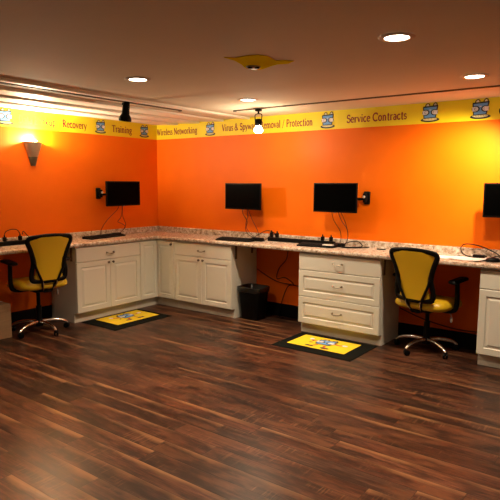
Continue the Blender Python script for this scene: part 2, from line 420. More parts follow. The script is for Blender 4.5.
# ------------------------------------------------------------------ cabinets
def raised(fr, a0, a1, b0, b1, c0, c1, m=.055):
    """door or drawer front with a raised centre panel; lies between n=c0 (back) and n=c1 (face)"""
    def ring(ins, c):
        return [fr.p(a0+ins, b0+ins, c), fr.p(a1-ins, b0+ins, c), fr.p(a1-ins, b1-ins, c), fr.p(a0+ins, b1-ins, c)]
    mm = min(m, (a1-a0)*.26, (b1-b0)*.27)
    return MB().rings([ring(0, c0), ring(0, c1-.004), ring(.004, c1), ring(mm, c1), ring(mm+.006, c1-.009), ring(mm+.010, c1-.009), ring(mm+.034, c1-.001)])
def flat_front(fr, a0, a1, b0, b1, c0, c1):
    def ring(ins, c):
        return [fr.p(a0+ins, b0+ins, c), fr.p(a1-ins, b0+ins, c), fr.p(a1-ins, b1-ins, c), fr.p(a0+ins, b1-ins, c)]
    return MB().rings([ring(0, c0), ring(0, c1-.005), ring(.005, c1)])
def handle(fr, a, b, c, parent):
    w = .048
    h = MB().tube([fr.p(a-w, b, c-.002), fr.p(a-w, b, c+.018), fr.p(a-w*.7, b-.008, c+.026), fr.p(a, b-.012, c+.028), fr.p(a+w*.7, b-.008, c+.026), fr.p(a+w, b, c+.018), fr.p(a+w, b, c-.002)], .0055, 8, smooth=5)
    for s in (-1, 1): h.lathe([(.009, -.001), (.010, .003), (.006, .007)], fr.p(a+s*w, b, c), 12, fr.n)
    h.build('handle', 'nickel', parent, smooth=40)
def knob(fr, a, b, c, parent):
    MB().lathe([(.007, -.002), (.006, .010), (.013, .016), (.015, .022), (.011, .028), (.003, .030)], fr.p(a, b, c), 14, fr.n).build('knob', 'bronze', parent, smooth=40)

FT = .02                     # front thickness
def frame_of(wall): return BACK(0) if wall == 'back' else LEFT(0)
def carcass(fr, a0, a1, parent):
    """box with a recessed toe space, standing on the floor"""
    n0, n1 = .0125, D - FT - .001
    b = MB(); S = .018
    for x0, x1 in ((a0, a0+S), (a1-S, a1)):
        b.prism([fr.p(x0, 0, n0), fr.p(x0, 0, TK), fr.p(x0, ZD-.004, TK), fr.p(x0, ZD-.004, n1), fr.p(x0, ZC-.001, n1), fr.p(x0, ZC-.001, n0)], fr.u*(x1-x0))
    b.prism([fr.p(a0+S, ZD-.004, n0), fr.p(a1-S, ZD-.004, n0), fr.p(a1-S, ZC-.001, n0), fr.p(a0+S, ZC-.001, n0)], fr.n*.01)
    b.prism([fr.p(a0+S, ZD-.004, n0), fr.p(a1-S, ZD-.004, n0), fr.p(a1-S, ZD+.012, n0), fr.p(a0+S, ZD+.012, n0)], fr.n*(n1-n0))
    b.prism([fr.p(a0+S, ZD, n1-.018), fr.p(a1-S, ZD, n1-.018), fr.p(a1-S, ZC-.001, n1-.018), fr.p(a0+S, ZC-.001, n1-.018)], fr.n*.018)
    b.build('carcass', 'cabinet', parent)
    MB().prism([fr.p(a0+S, 0, TK-.016), fr.p(a1-S, 0, TK-.016), fr.p(a1-S, ZD-.004, TK-.016), fr.p(a0+S, ZD-.004, TK-.016)], fr.n*.015).build('toe_board', 'toe', parent)
def base_cabinet(wall, a0, a1, label):
    fr = frame_of(wall); mid = (a0+a1)/2
    t = thing('base_cabinet', fr.p(mid, 0, D/2), label, 'cabinet', 'white base cabinets with one drawer over two doors')
    carcass(fr, a0, a1, t); c0, c1 = D-FT, D; G = .0025
    zs = .666
    d = flat_front(fr, a0+.001, a1-.001, zs+G, ZK, c0, c1).build('drawer', 'cabinet', t); handle(fr, mid, (zs+ZK)/2, c1, d)
    for x0, x1, kx in ((a0+.001, mid-G/2, mid-.032), (mid+G/2, a1-.001, mid+.032)):
        d = raised(fr, x0, x1, ZD, zs-G, c0, c1).build('door', 'cabinet', t); knob(fr, kx, zs-.032, c1, d)
    return t
base_cabinet('left', -1.674, -.773, 'white base cabinet on the left wall, drawer over two doors, facing the right')
base_cabinet('back', .778, 1.6665, 'white base cabinet on the back wall beside the waste bin, drawer over two doors')
base_cabinet('back', 4.308, 5.20, 'white base cabinet cut off by the right edge of the photo, right of the chair')

# corner unit: L-shaped, two narrow doors meeting in the inner corner
t = thing('corner_cabinet', (.25, -.25, 0), 'white corner cabinet with two narrow doors meeting in the inside corner', 'cabinet')
n1 = D - FT - .001; k0 = .0125
b = MB()
Lp = lambda q, z: [(k0, -.771, z), (q, -.771, z), (q, -q, z), (.776, -q, z), (.776, -k0, z), (k0, -k0, z)]
b.prism(Lp(n1, ZD-.004), (0, 0, ZC-.001-ZD+.004)); b.build('carcass', 'cabinet', t)
b = MB(); b.prism(Lp(TK, 0), (0, 0, ZD-.004)); b.build('toe_board', 'toe', t)
f1, f2 = LEFT(0), BACK(0)
raised(f1, -.770, -D-.001, ZD, ZK, D-FT, D, .05).build('door', 'cabinet', t)
d = raised(f2, D-FT+.001, .775, ZD, ZK, D-FT, D, .05).build('door', 'cabinet', t)
knob(f2, .742, ZK-.035, D, d)

t = thing('drawer_cabinet', (2.99, -D/2, 0), 'white cabinet of three wide drawers standing behind the floor mat on the right', 'cabinet')
fr = BACK(0); a0, a1 = 2.548, 3.433
carcass(fr, a0, a1, t)
for z0, z1, fl_ in ((.6605, ZK, 1), (.3885, .6560, 0), (ZD, .384, 0)):
    d = (flat_front if fl_ else raised)(fr, a0+.001, a1-.001, z0, z1, D-FT, D).build('drawer', 'cabinet', t)
    handle(fr, (a0+a1)/2, (z0+z1)/2 + .01, D, d)

# ------------------------------------------------------------------ worktop
t = thing('countertop', (.26, -.26, ZC), 'long L-shaped speckled granite counter running along the left and back walls', 'countertop')
YE, XE = -3.6, 5.3
b = MB(); E_ = EDGE; r = .05
# L outline with a softly rounded inner corner, rounded front nose built as stacked outlines
def outline(ins):
    e = E_ - ins; cr = r + ins
    arc = [(e + cr - cr*math.cos(a), -e - cr + cr*math.sin(a)) for a in [i*PI/2/6 for i in range(7)]]
    return [(.0005, -.0005), (.0005, YE), (e, YE)] + [(x, y) for x, y in arc] + [(XE, -e), (XE, -.0005)]
prof = [(.010, ZC), (.003, ZC+.004), (0, ZC+.012), (0, ZT-.014), (.004, ZT-.004), (.014, ZT)]
b.rings([[(x, y, z) for x, y in outline(i)] for i, z in prof])
b.build('slab', 'granite', t)
b = MB(); th = .02
po = [(.0005, YE), (th, YE), (th, -th), (XE, -th), (XE, -.0005), (.0005, -.0005)]
pi_ = [(.0005, YE), (th-.006, YE), (th-.006, -th+.006), (XE, -th+.006), (XE, -.0005), (.0005, -.0005)]
b.rings([[(x, y, ZT-.001) for x, y in po], [(x, y, SPL-.006) for x, y in po], [(x, y, SPL) for x, y in pi_]])
b.build('backsplash', 'granite', t)
def bracket(fr, a, s):
    b = MB()
    b.box(fr.p(a, ZC-.16, .40), fr.p(a+s*.010, ZC-.001, .425)); b.box(fr.p(a, ZC-.12, .10), fr.p(a+s*.010, ZC-.001, .125))
    b.box(fr.p(a, ZC-.008, .10), fr.p(a+s*.05, ZC-.001, .425))
    tag(b.build('support_bracket', 'trackdark', t), 'dark metal bracket under the counter')
bracket(BACK(0), 1.6675, 1); bracket(BACK(0), 3.434, 1); bracket(LEFT(0), -1.675, -1)

# ------------------------------------------------------------------ office chairs (local: front = +y)
def rounded_rect(w, d, rc, k=6, dy=0):
    P = []
    for cx, cy, a0 in ((w/2-rc, d/2-rc, 0), (-w/2+rc, d/2-rc, 90), (-w/2+rc, -d/2+rc, 180), (w/2-rc, -d/2+rc, 270)):
        P += [(x, y + dy) for x, y in A(cx, cy, rc, rc, a0, a0+90, k)]
    return P
def office_chair(label, loc, rz, wheel_rz, grp, lift=0):
    t = thing('office_chair', loc, label, 'chair', grp, rz)
    W = dict(world=False)
    b = MB(); b.lathe([(.035, .062), (.042, .075), (.042, .115), (.030, .125)], n=20); b.build('hub', 'black', t, smooth=40, **W)
    for i in range(5):
        a = wheel_rz + i*2*PI/5; ca, sa = math.cos(a), math.sin(a)
        lg = MB().tube([(ca*.03, sa*.03, .105), (ca*.12, sa*.12, .108), (ca*.20, sa*.20, .098), (ca*.255, sa*.255, .080), (ca*.285, sa*.285, .056)],
                       [.021, .014], 10, smooth=4).build('leg', 'chrome', t, smooth=60, **W)
        lg['label'] = 'chrome base leg'
        cw = MB(); cx, cy = ca*.285, sa*.285
        cw.lathe([(.007, .030), (.007, .062)], (cx, cy, 0), 10)
        off = a + .9; ax = Vector((math.cos(off), math.sin(off), 0)); tr = Vector((-ax.y, ax.x, 0))*.010
        for s in (-1, 1):
            o = Vector((cx, cy, .0275)) + tr + ax*(s*.013 - .008)
            cw.lathe([(.020, -.0005), (.0272, .003), (.0272, .013), (.020, .0165)], o, 18, ax)
        cw.xbox(Matrix.Translation(Vector((cx, cy, .047)) + tr*.6) @ Matrix.Rotation(off, 4, 'Z'), (.034, .034, .018), .006)
        cw.build('caster', 'black', lg, smooth=40, **W)
    b = MB(); b.lathe([(.027, .10), (.027, .27), (.019, .275), (.019, .385 + lift)], n=18); b.build('gas_column', 'black', t, smooth=40, **W)
    low = set(t.children)
    b = MB(); b.box((-.09, -.13, .375), (.09, .10, .415), .01); b.box((-.04, -.22, .385), (.04, -.10, .40), .004); b.build('tilt_plate', 'black', t, smooth=40, **W)
    b = MB(); b.tube([(.06, .02, .392), (.16, .02, .392), (.215, .02, .372), (.222, .02, .345)], .005, 8, smooth=4); b.lathe([(.007, 0), (.012, .012), (.011, .045), (.006, .052)], (.222, .02, .298), 12); b.build('lever', ['grey'], t, smooth=40, **W)
    # seat cushion
    rs = []
    for ins, z in ((.06, .412), (.02, .418), (.002, .436), (0, .455), (.006, .474), (.022, .490), (.06, .500), (.13, .505)):
        ring = []
        for x, y in rounded_rect(.50 - 2*ins, .47 - 2*ins, max(.11 - ins*.5, .03), 7, .01):
            wf = -.022*max(0, (y - .1)/.14)**2 if y > .1 else 0       # waterfall front edge
            ring.append((x, y, z + wf + .010*(x/.25)**2*(z > .48)))
        rs.append(ring)
    MB().rings(rs).build('seat', 'yellow_vinyl', t, smooth=60, **W)
    # back: hourglass outline, leaning back
    def bk(x, z, dn=0):   # point on the curved back surface
        y = -.245 - .10*((z - .50)/.46)**1.3*.6 if z > .5 else -.245
        return Vector((x, y + .30*x*x + dn, z))
    loop = [(-.135, .515), (0, .508), (.135, .515), (.166, .535), (.169, .60), (.156, .68), (.162, .75), (.186, .83), (.212, .895), (.206, .928), (.165, .943), (0, .955), (-.165, .943), (-.206, .928), (-.212, .895), (-.186, .83), (-.162, .75), (-.156, .68), (-.169, .60), (-.166, .535)]
    MB().tube([bk(x*1.04, z) for x, z in loop], .014, 12, closed=True, smooth=4, flat=1.75).build('back_frame', 'black', t, smooth=60, **W)
    prof = [(.515, .12), (.53, .145), (.60, .132), (.66, .128), (.72, .135), (.78, .155), (.84, .178), (.90, .200), (.925, .195), (.945, .16)]
    NC = 13; front, back = [], []
    for z, hw in prof:
        fr_, bk_ = [], []
        for j in range(NC):
            q = -1 + 2*j/(NC-1); edge = 1 - abs(q)**4
            x = q*hw; fr_.append(bk(x, z, .012 + .014*edge)); bk_.append(bk(x, z, -.004 - .010*edge))
        front.append(fr_); back.append(bk_)
    b = MB(); rings_ = [fr_ + bk_[::-1] for fr_, bk_ in zip(front, back)]; b.rings(rings_)
    b.build('back_pad', 'yellow_vinyl', t, smooth=60, **W)
    b = MB()
    for s in (-1, 1):
        b.tube([bk(s*.158, .70, -.012), bk(s*.140, .64, -.022), bk(s*.105, .56, -.022), bk(s*.080, .505, -.016), (s*.060, -.225, .455), (s*.050, -.195, .398)], .0125, 8, smooth=4)
    b.build('back_support', 'black', t, smooth=60, **W)
    for s in (-1, 1):
        MB().tube([bk(s*.075, .512, -.018), (s*.068, -.262, .47), (s*.055, -.225, .425), (s*.045, -.19, .397)], .005, 8, smooth=4).build('recline_rod', 'chrome', t, smooth=60, **W)
    for s in (-1, 1):
        ar = MB().tube([(s*.10, .0, .404), (s*.20, .0, .404), (s*.262, .0, .425), (s*.278, .0, .50), (s*.278, -.005, .60), (s*.278, -.01, .672)], [.017, .015], 10, smooth=4, flat=1.4)
        ar = ar.build('arm', 'black', t, smooth=60, **W)
        pr = []
        for ins, z in ((.012, .668), (.0, .674), (0, .688), (.008, .697), (.02, .699)):
            pr.append([(s*.278 + x, y, z + (.010 if y > .08 else 0) - .02*max(0, (-y - .02))) for x, y in rounded_rect(.085 - 2*ins, .26 - 2*ins, .035 - ins*.5, 5, .01)])
        MB().rings(pr).build('arm_pad', 'black', ar, smooth=50, **W)
    for ch in t.children:
        if ch not in low: ch.location.z = lift
    return t
grp = None
# left chair faces the left wall (-x), right chair faces the back wall (+y)
office_chair('yellow office chair with black frame at the left wall counter, beside the cardboard box', (.43, -2.10, 0), PI/2 - math.radians(6), -PI/2 + math.radians(6), grp, .055)
office_chair('yellow office chair with black frame at the back wall, right of the three-drawer cabinet', (3.815, -.29, 0), -math.radians(10), math.radians(-36 + 10), grp)

# ------------------------------------------------------------------ monitors on wall arms
def monitor(label, fr, a0, a1, z0, z1, dist, plate, cables):
    """fr: wall frame; dist: distance of the screen face from the wall; plate: u of wall plate"""
    zc = (z0+z1)/2; ac = (a0+a1)/2
    t = thing('monitor', fr.p(ac, z0, dist-.02), label, 'monitor', 'black wall-mounted monitors')
    b = MB(); b.box(fr.p(a0, z0, dist-.022), fr.p(a1, z1, dist), .004); b.build('bezel', 'black', t, smooth=40)
    b = MB(); b.box(fr.p(a0+.012, z0+.018, dist-.004), fr.p(a1-.012, z1-.012, dist+.0006)); b.build('screen', 'screen', t)
    b = MB(); b.box(fr.p(a0+.06, z0+.04, dist-.052), fr.p(a1-.06, z1-.04, dist-.020), .012); b.build('rear_housing', 'black', t, smooth=40)
    b = MB(); b.box(fr.p(ac-.055, zc-.055, dist-.062), fr.p(ac+.055, zc+.055, dist-.051), .003)
    m1 = fr.p(plate, zc, .055); 
    b.tube([m1 + fr.v*-.012, fr.p((plate+ac)/2 + (.02 if plate > ac else -.02), zc, .085) + fr.v*-.012, fr.p(ac, zc-.012, dist-.062)], .014, 10)
    b.lathe([(.02, -.045), (.022, -.04), (.022, .04), (.02, .045)], m1, 16, fr.v)
    b.box(fr.p(plate-.014, zc-.025, .012), fr.p(plate+.014, zc+.025, .06), .003)
    b.build('arm', 'matte_black', t, smooth=40)
    b = MB(); b.box(fr.p(plate-.034, zc-.066, .0003), fr.p(plate+.034, zc+.066, .016), .012, 3); pl = b.build('wall_plate', 'black', t, smooth=40)
    b = MB(); b.lathe([(.012, 0), (.014, .006), (.012, .012), (.004, .014)], fr.p(plate, zc+.012, .076), 14, fr.n); b.build('tension_knob', 'palegrey', t, smooth=40)
    b = MB(); b.box(fr.p(ac-.012, z0-.005, dist-.016), fr.p(ac+.012, z0+.001, dist-.006), .001); b.build('power_light', 'grey', t)
    for pts, mt in cables:
        MB().tube([fr.p(*p) for p in pts], .0032, 6, smooth=6).build('cable', mt, t, smooth=60)
    return t
zb_ = SPL
monitor('black monitor on a wall arm on the left orange wall', LEFT(0), -1.03, -.51, 1.246, 1.543, .22, -.985,
        [([(-.80, 1.27, .17), (-.82, 1.20, .15), (-.93, 1.08, .10), (-.99, .97, .06), (-1.0, .888, .05)], 'redwire'),
         ([(-.76, 1.27, .17), (-.755, 1.18, .16), (-.76, 1.10, .14), (-.79, 1.05, .12), (-.72, 1.02, .12), (-.66, .97, .10), (-.74, .90, .08)], 'redwire'),
         ([(-.75, 1.27, .17), (-.74, 1.14, .15), (-.70, 1.07, .13), (-.66, 1.0, .11), (-.70, .93, .09), (-.80, .888, .10)], 'redwire')])
monitor('black monitor on the back wall above the waste bin', BACK(0), 1.338, 1.852, 1.225, 1.526, .20, 1.60,
        [([(1.57, 1.25, .16), (1.555, 1.18, .14), (1.59, 1.08, .10), (1.55, 1.0, .08), (1.57, .93, .06), (1.66, .89, .06)], 'black'),
         ([(1.63, 1.25, .16), (1.62, 1.15, .13), (1.57, 1.04, .10), (1.60, .95, .07), (1.70, .889, .07)], 'redwire'),
         ([(1.64, 1.25, .16), (1.67, 1.12, .12), (1.72, .98, .07), (1.74, .89, .07)], 'redwire')])
monitor('black monitor on an arm on the back wall above the three-drawer cabinet', BACK(0), 2.533, 3.03, 1.233, 1.533, .20, 3.05,
        [([(2.73, 1.25, .16), (2.74, 1.15, .13), (2.80, 1.03, .09), (2.80, .93, .08), (2.80, .895, .12)], 'black'),
         ([(2.80, 1.25, .16), (2.83, 1.15, .13), (2.88, 1.06, .10), (2.88, .95, .08), (2.86, .905, .11)], 'redwire'),
         ([(2.83, 1.25, .16), (2.87, 1.13, .12), (2.89, 1.0, .09), (2.88, .905, .12)], 'black')])
monitor('black monitor on the back wall cut off by the right edge of the photo', BACK(0), 4.226, 4.74, 1.243, 1.538, .20, 4.48,
        [([(4.46, 1.25, .16), (4.47, 1.1, .12), (4.45, .97, .08), (4.50, .889, .10)], 'black')])

# ------------------------------------------------------------------ counter clutter
ZS = ZT + .0005
def slab_thing(name, label, cat, cx, cy, l, w, h, rz, mats='black', grp=None, bev=.004):
    t = thing(name, (cx, cy, ZS), label, cat, grp, rz)
    return t
def keyboard(label, cx, cy, l, w, rz):
    t = thing('keyboard', (cx, cy, ZS), label, 'keyboard', 'black keyboards on the counter', rz)
    b = MB(); b.prism([(-l/2, -w/2, 0), (-l/2, w/2, 0), (-l/2, w/2, .028), (-l/2, -w/2, .014)], (l, 0, 0)); b.build('case', 'black', t, world=False)
    b = MB(); rows, cols = 5, 15; kw = (l-.02)/cols; kd = (w-.024)/rows
    for i in range(rows):
        y = -w/2 + .012 + kd*(i+.5); z = .014 + .014*(y+w/2)/w
        for j in range(cols):
            if i == 0 and 4 < j < 10: continue
            b.box((-l/2+.01+kw*j+.001, y-kd*.42, z-.001), (-l/2+.01+kw*(j+1)-.001, y+kd*.42, z+.006))
        if i == 0: b.box((-l/2+.01+kw*5+.001, y-kd*.42, z-.001), (-l/2+.01+kw*10-.001, y+kd*.42, z+.006))
    b.build('keys', 'rubber', t, world=False)
    return t
keyboard('black keyboard on the left counter under the wall monitor', .20, -1.06, .56, .155, PI/2 + .14)
keyboard('black keyboard on the back counter above the two-door cabinet', 1.62, -.36, .44, .15, .12)
k = keyboard('black keyboard with a pale sticker, on the back counter above the three-drawer cabinet', 2.64, -.29, .40, .14, .10)
b = MB(); b.box((.08, -.055, .0205), (.19, -.005, .0305), .002); tag(b.build('sticker', 'palegrey', k, world=False), 'pale grey panel')

def power_strip(label, p0, p1, outs):
    p0, p1 = Vector(p0), Vector(p1); d = (p1-p0); l = d.length; rz = math.atan2(d.y, d.x)
    t = thing('power_strip', ((p0+p1)/2)[:2] + (ZS,), label, 'power strip', None, rz)
    MB().box((-l/2, -.03, 0), (l/2, .03, .042), .006).build('housing', 'matte_black', t, world=False, smooth=40)
    for i in range(outs):
        x = -l/2 + l*(i+.5)/outs
        MB().lathe([(.016, .0415), (.016, .0435), (.012, .0435), (.012, .0425)], (x, 0, 0), 14).build('socket', 'rubber', t, world=False)
    return t
power_strip('long black power strip on the back counter between two keyboards', (1.92, -.13), (2.74, -.10), 8)
power_strip('long black power strip on the left counter behind the yellow chair', (.15, -2.75), (.12, -1.87), 8)

def plug(x, y, z, label, h=.05, m_='black', grp='black plugs on the power strips'):
    t = thing('power_plug', (x, y, z), label, 'plug', grp)
    MB().box((-.017, -.017, 0), (.017, .017, h), .006).build('plug_body', m_, t, world=False, smooth=40)
    MB().lathe([(.008, h-.002), (.007, h+.012), (.005, h+.022)], n=10).build('strain_relief', m_, t, world=False)
    return t
zp = ZS + .0437
plug(1.955, -.125, zp, 'black plug at the left end of the back counter power strip', .055)
plug(2.03, -.125, zp, 'second black plug from the left end of the back counter power strip', .05)
plug(2.60, -.105, zp, 'black plug near the right end of the back counter power strip', .045)
plug(2.70, -.102, zp, 'black plug at the right end of the back counter power strip', .045)
plug(.123, -2.26, zp, 'left black plug on the left counter power strip', .045)
plug(.125, -2.09, zp, 'right black plug on the left counter power strip', .045)

def cable(label, pts, r=.0042, m_='black'):
    return tag(MB().tube(pts, r, 8, smooth=7).build('cable', m_, None, smooth=60), label, 'cable')
def bundle(label, pts, r=.0042, m_='black'): return cable(label, pts, r, m_)
cable('thin black cable arching between two plugs on the left counter', [(.123, -2.26, zp+.068), (.123, -2.24, zp+.10), (.123, -2.18, zp+.118), (.123, -2.12, zp+.11), (.125, -2.09, zp+.068)])
cable('thin black cable trailing right from the power strip on the left counter', [(.085, -2.04, ZT+.10), (.075, -2.02, ZT+.13), (.07, -1.97, ZT+.08), (.055, -1.90, ZT+.03), (.055, -1.78, ZT+.006), (.06, -1.66, ZT+.006), (.05, -1.58, ZT+.035), (.045, -1.55, ZT+.05)])
cable('black cable looped up against the backsplash left of the long power strip', [(1.69, -.30, ZT+.006), (1.70, -.14, ZT+.02), (1.76, -.05, ZT+.075), (1.84, -.045, ZT+.105), (1.93, -.05, ZT+.09), (1.97, -.07, ZT+.06), (1.955, -.10, zp+.03), (1.90, -.17, ZT+.012)])
cable('black cable lying between the keyboard and the cable cluster on the back counter', [(1.83, -.31, ZT+.012), (1.80, -.24, ZT+.006), (1.86, -.20, ZT+.006), (1.93, -.22, ZT+.008), (1.91, -.27, ZT+.006)])
cable('black cable looped on the counter right of the long power strip', [(2.76, -.16, ZT+.03), (2.82, -.20, ZT+.008), (2.90, -.20, ZT+.006), (3.00, -.14, ZT+.006), (3.04, -.07, ZT+.012), (2.99, -.04, ZT+.05), (2.91, -.05, ZT+.05), (2.85, -.12, ZT+.02), (2.90, -.24, ZT+.006), (3.02, -.20, ZT+.006), (3.09, -.10, ZT+.006), (3.11, -.05, ZT+.006)], .005)
cable('black cable looped tall behind the papers at the right of the back counter', [(4.405, -.20, ZT+.006), (4.39, -.16, ZT+.02), (4.32, -.09, ZT+.05), (4.18, -.05, ZT+.095), (4.06, -.05, ZT+.105), (4.02, -.06, ZT+.07), (4.06, -.12, ZT+.02), (4.15, -.17, ZT+.006), (4.28, -.19, ZT+.006), (4.40, -.25, ZT+.008), (4.47, -.32, ZT+.006)], .005)
cable('thin black cable rising along the backsplash at the right edge of the photo', [(4.36, -.22, ZT+.015), (4.40, -.12, ZT+.03), (4.44, -.06, ZT+.09), (4.48, -.05, ZT+.14), (4.53, -.06, ZT+.10)], .004)

cable('black cable coiled low beside the mouse at the right of the back counter', [(4.30, -.24, ZT+.006), (4.36, -.20, ZT+.03), (4.44, -.22, ZT+.035), (4.50, -.32, ZT+.012), (4.44, -.40, ZT+.006), (4.52, -.44, ZT+.006)], .005)
def adapter(label, cx, cy, l, w, h, rz=0, name='power_adapter', cat='adapter', m_='black'):
    t = thing(name, (cx, cy, ZS), label, cat, None, rz)
    MB().box((-l/2, -w/2, 0), (l/2, w/2, h), min(h*.3, .008)).build('housing', m_, t, world=False, smooth=40)
    MB().tube([(l/2-.004, 0, h*.5), (l/2+.02, 0, h*.5)], [.006, .004], 8).build('strain_relief', m_, t, world=False)
    return t
adapter('small black adapter on the left counter below the monitor cables', .11, -.80, .10, .06, .035, PI/2)
adapter('black adapter in the cable cluster left of the long power strip', 1.86, -.25, .12, .07, .04, .2)
adapter('flat black adapter at the front of the cable cluster above the waste bin', 1.80, -.30, .09, .05, .018, .1)
adapter('black adapter at the right end of the long power strip', 2.82, -.13, .10, .06, .035, -.2)
adapter('tiny dark clip lying alone on the back counter left of the right chair', 3.27, -.14, .07, .018, .010, .1, 'binder_clip', 'clip')
adapter('black adapter lying behind the white papers', 4.20, -.14, .10, .05, .026, .05)
adapter('black box at the right edge of the counter beside the mouse', 4.52, -.22, .18, .13, .05, .1, 'external_drive', 'device')
# mouse
t = thing('computer_mouse', (4.37, -.355, ZS), 'black computer mouse beside the white papers', 'mouse', None, .5)
rs = []
for k_, z in ((.92, 0), (1, .008), (.97, .018), (.82, .029), (.5, .036), (.15, .038)):
    rs.append([(.062*k_*math.cos(a), .038*k_*math.sin(a), z) for a in [2*PI*i/24 for i in range(24)]])
MB().rings(rs).build('shell', 'black', t, world=False, smooth=60)
MB().lathe([(.010, -.004), (.010, .004)], (.032, 0, .032), 14, (0, 1, 0)).build('scroll_wheel', 'grey', t, world=False)
# papers
def paper(label, cx, cy, l, w, rz, z=0.0, curl=.0):
    t = thing('paper_sheet', (cx, cy, ZS + z), label, 'paper', 'white papers at the right end of the back counter', rz)
    b = MB(); N = 10
    top = [[(-l/2 + l*i/N, s*w/2, curl*(2*i/N-1)**2 + .0012) for s in (-1, 1)] for i in range(N+1)]
    for i in range(N):
        (a, b1), (c_, d_) = top[i], top[i+1]
        b.ngon([a, c_, d_, b1]); lo = lambda q: (q[0], q[1], q[2]-.001)
        b.ngon([lo(a), lo(b1), lo(d_), lo(c_)])
    b.build('sheet', 'paper', t, world=False); return t
paper('flat white paper on the counter behind the right yellow chair', 3.93, -.30, .28, .215, .06)
p = paper('curled white paper with a pink print, left of the mouse', 4.16, -.315, .28, .215, -.12, .002, .010)
b = MB(); b.ngon([(x, y, .0022) for x, y in A(.05, .02, .030, .024, 0, 360, 16)[:-1]]); b.mi = 1; b.ngon([(x, y, .0026) for x, y in A(.05, .02, .020, .015, 0, 360, 16)[:-1]])
b.build('print', ['pink', 'paper'], p, world=False, fixn=False)
t = thing('memory_stick', (4.045, -.215, ZS + .003), 'short black stick lying on the white papers', 'memory stick', None, .1)
MB().box((-.028, -.009, 0), (.014, .009, .012), .003).build('body', 'black', t, world=False)
MB().box((.014, -.006, .003), (.030, .006, .009), .001).build('connector', 'nickel', t, world=False)

# ------------------------------------------------------------------ floor things
def floor_mat(label, x0, x1, y0, y1, a0, a1, b0, b1, fr, uc, v0, s):
    t = thing('floor_mat', ((x0+x1)/2, (y0+y1)/2, 0), label, 'mat', 'black bordered floor mats')
    MB().rings([[(x0, y0, .0003), (x1, y0, .0003), (x1, y1, .0003), (x0, y1, .0003)], [(x0, y0, .003), (x1, y0, .003), (x1, y1, .003), (x0, y1, .003)],
                [(x0+.015, y0+.015, .007), (x1-.015, y0+.015, .007), (x1-.015, y1-.015, .007), (x0+.015, y1-.015, .007)]]).build('border', 'mat_border', t)
    MB().box((a0, b0, .004), (a1, b1, .0085)).build('centre', 'matyellow', t)
    emblem_mb(fr, uc, v0, s, .009, True).build('emblem', EMB, t, fixn=False)
floor_mat('black mat with yellow centre in front of the left wall cabinet', .455, 1.025, -1.61, -.785, .50, .882, -1.455, -.85,
          Fr((0,0,0), (0,1,0), (-1,0,0), (0,0,1)), -1.14, -.76, .22)
floor_mat('black mat with yellow centre in front of the three-drawer cabinet', 2.585, 3.415, -1.03, -.46, 2.675, 3.285, -.895, -.538,
          Fr((0,0,0), (1,0,0), (0,1,0), (0,0,1)), 2.985, -.80, .22)

# waste bin
t = thing('waste_bin', (1.828, -.29, 0), 'black waste bin with a plastic liner under the counter, beside the white cabinet', 'bin', None, 0)
def rr(w, d, rc, z): return [(x, y, z) for x, y in rounded_rect(w, d, rc, 6)]
MB().rings([rr(.22, .19, .04, .0005), rr(.235, .205, .045, .01), rr(.29, .25, .05, .345), rr(.305, .265, .055, .35), rr(.305, .265, .055, .362), rr(.285, .245, .05, .362), rr(.28, .24, .05, .34), rr(.22, .19, .04, .02)]).build('tub', 'black', t, world=False, smooth=40)
rg = []
for w, d, z, am in ((.304, .264, .312, .014), (.310, .270, .335, .006), (.314, .274, .366, .004), (.30, .26, .372, .002), (.277, .237, .36, .002), (.26, .22, .20, .008)):
    P = rounded_rect(w, d, .055, 6); rg.append([(x*(1+random.uniform(-1, 1)*am*1.2), y*(1+random.uniform(-1, 1)*am*1.2), z + random.uniform(-1, 1)*am) for x, y in P])
tag(MB().rings(rg, False, True).build('liner', 'bag', t, world=False, smooth=50), 'dark plastic liner folded over the rim')

# cardboard box at the left edge
t = thing('cardboard_box', (.235, -2.62, 0), 'brown cardboard box on the floor at the left edge of the photo, under the counter', 'box')
MB().box((.06, -2.86, .001), (.41, -2.39, .335), .003).build('carton', 'cardboard', t)
b = MB(); b.box((.062, -2.858, .335), (.234, -2.392, .339)); b.box((.236, -2.858, .335), (.408, -2.392, .339)); b.build('flap', 'cardboard', t)
MB().box((.21, -2.862, .3392), (.26, -2.388, .3400)).build('tape', 'toe', t)

# cables under the counter
def ucable(label, pts): cable(label, pts, .005, 'black')
ucable('black cable sagging along the wall under the counter beside the waste bin', [(1.69, -.03, .52), (1.86, -.025, .44), (2.0, -.03, .40), (2.2, -.025, .385), (2.40, -.03, .37), (2.54, -.03, .36)])
ucable('black cable hanging from the counter and coiling above the baseboard behind the waste bin', [(2.12, -.03, ZC-.003), (2.10, -.03, .68), (2.0, -.03, .56), (1.97, -.03, .44), (2.08, -.03, .46), (2.2, -.04, .40), (2.12, -.03, .36), (2.05, -.03, .20), (2.02, -.04, .006), (2.10, -.09, .006)])
ucable('black cable running low on the wall under the right part of the counter', [(3.45, -.03, .30), (3.7, -.025, .22), (4.0, -.03, .175), (4.29, -.03, .18)])

